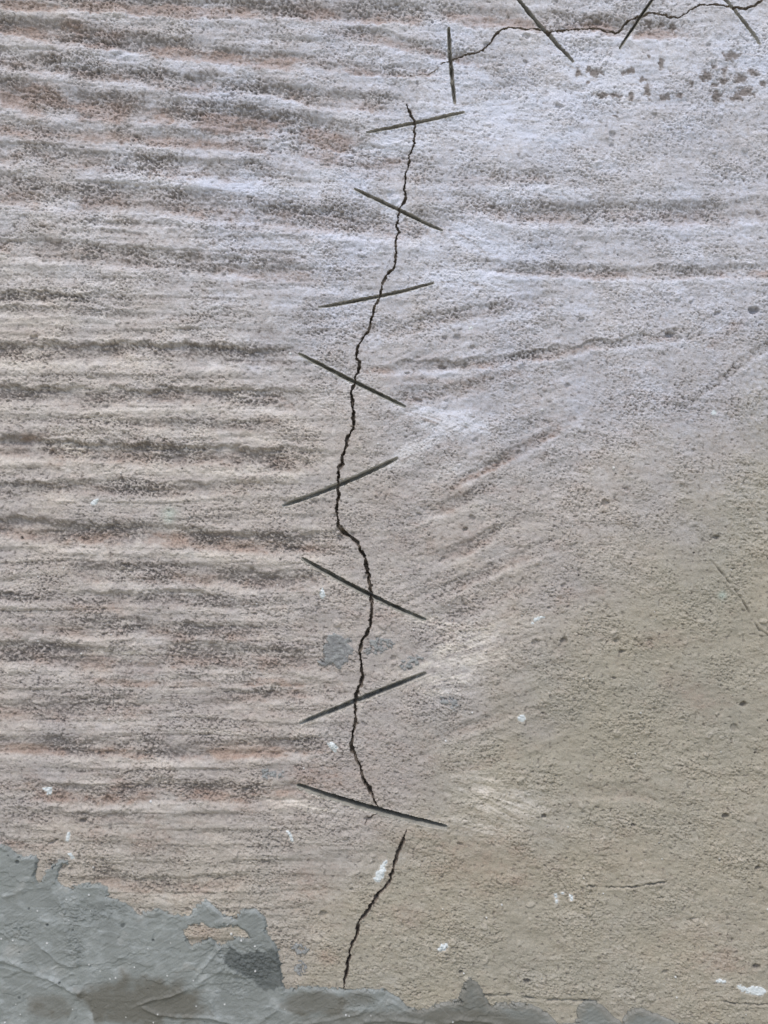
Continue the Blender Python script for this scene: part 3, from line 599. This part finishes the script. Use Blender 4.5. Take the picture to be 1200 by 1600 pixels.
H[0, :] = 0; H[-1, :] = 0; H[:, 0] = 0; H[:, -1] = 0
PX = ((X.astype(np.float64) - 600) * S).astype(f32); PZ = (Z0 + (1600 - Y.astype(np.float64)) * S).astype(f32); PY = (-H * S).astype(f32)
BORDER = 0.012
PY[0, :] = PY[-1, :] = BORDER; PY[:, 0] = PY[:, -1] = BORDER
P = np.stack([PX, PY, PZ], -1).reshape(-1, 3)
C1 = np.stack([dust_light, rust, dk, np.ones_like(H)], -1).reshape(-1, 4).astype(f32)
C2 = np.stack([np.clip(sandy, 0, 1), white, green, np.ones_like(H)], -1).reshape(-1, 4).astype(f32)
cool = 1.05 * (1 - ss(330, 760, Y - .28 * (X - 500) + 60 * n_big)) + .7 * blob(830, 480, 300, 200) + .3 * blob(720, 690, 140, 80)  # bluish skylight over the upper wall, painted into the dust colour
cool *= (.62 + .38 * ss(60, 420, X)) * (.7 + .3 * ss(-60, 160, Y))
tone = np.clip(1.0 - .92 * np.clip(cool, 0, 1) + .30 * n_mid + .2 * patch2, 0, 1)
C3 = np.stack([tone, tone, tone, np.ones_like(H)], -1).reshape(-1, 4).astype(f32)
idx = np.arange(NU * NV, dtype=np.int32).reshape(NV, NU)
q = np.stack([idx[:-1, :-1], idx[1:, :-1], idx[1:, 1:], idx[:-1, 1:]], -1).reshape(-1, 4)
fl = np.maximum(np.maximum(LAB[:-1, :-1], LAB[1:, :-1]), np.maximum(LAB[1:, 1:], LAB[:-1, 1:])).reshape(-1)
def build(name, k, mat, label=None):
    f = q[fl == k]
    if len(f) == 0: print('EMPTY', name, label); return None
    used = np.unique(f); remap = np.zeros(NU * NV, np.int32); remap[used] = np.arange(len(used), dtype=np.int32)
    me = bpy.data.meshes.new(name); me.vertices.add(len(used)); me.vertices.foreach_set('co', P[used].ravel())
    me.loops.add(f.size); me.loops.foreach_set('vertex_index', remap[f].ravel())
    me.polygons.add(len(f)); me.polygons.foreach_set('loop_start', np.arange(0, f.size, 4, dtype=np.int32))
    me.polygons.foreach_set('use_smooth', np.ones(len(f), bool))
    me.update(calc_edges=True)
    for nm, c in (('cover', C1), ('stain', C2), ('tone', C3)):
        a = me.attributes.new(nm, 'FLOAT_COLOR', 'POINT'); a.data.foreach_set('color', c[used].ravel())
    me.materials.append(mat)
    o = bpy.data.objects.new(name, me); COL.objects.link(o); o.parent = root
    if label: o['label'] = label
    return o
build('mortar_face', 0, M_WALL)
for k, (name, mat, label) in PIECES.items(): build(name, k, mat, label)

def box(name, lo, hi, mat, parent=None):
    v = [(x, y, z) for x in (lo[0], hi[0]) for y in (lo[1], hi[1]) for z in (lo[2], hi[2])]
    f = [(0,1,3,2),(4,6,7,5),(0,4,5,1),(2,3,7,6),(0,2,6,4),(1,5,7,3)]
    me = bpy.data.meshes.new(name); me.from_pydata(v, [], f); me.update(); me.materials.append(mat)
    o = bpy.data.objects.new(name, me); COL.objects.link(o); o.parent = parent; return o
box('masonry_core', (WX(U[0]) , BORDER - .0005, 0.001), (WX(U[-1]), 0.22, WZ(V[0])), M_CORE, root)

# floor: one sheet out to the horizon, slightly uneven near the wall
gx = np.unique(np.concatenate([np.linspace(-150, 150, 13), np.linspace(-4, 4, 81)])); gy = np.unique(np.concatenate([np.linspace(-150, 150, 13), np.linspace(-4, 2, 61)]))
gv = [(x, y, .002 * math.sin(x * 5.1 + y * 3) * (abs(x) < 3.9 and -3.9 < y < -.3)) for y in gy for x in gx]; n = len(gx)
gf = [(j * n + i, j * n + i + 1, (j + 1) * n + i + 1, (j + 1) * n + i) for j in range(len(gy) - 1) for i in range(n - 1)]
me = bpy.data.meshes.new('ground'); me.from_pydata(gv, [], gf); me.update(); me.materials.append(M_FLOOR)
g = bpy.data.objects.new('ground', me); COL.objects.link(g); g['kind'] = 'structure'
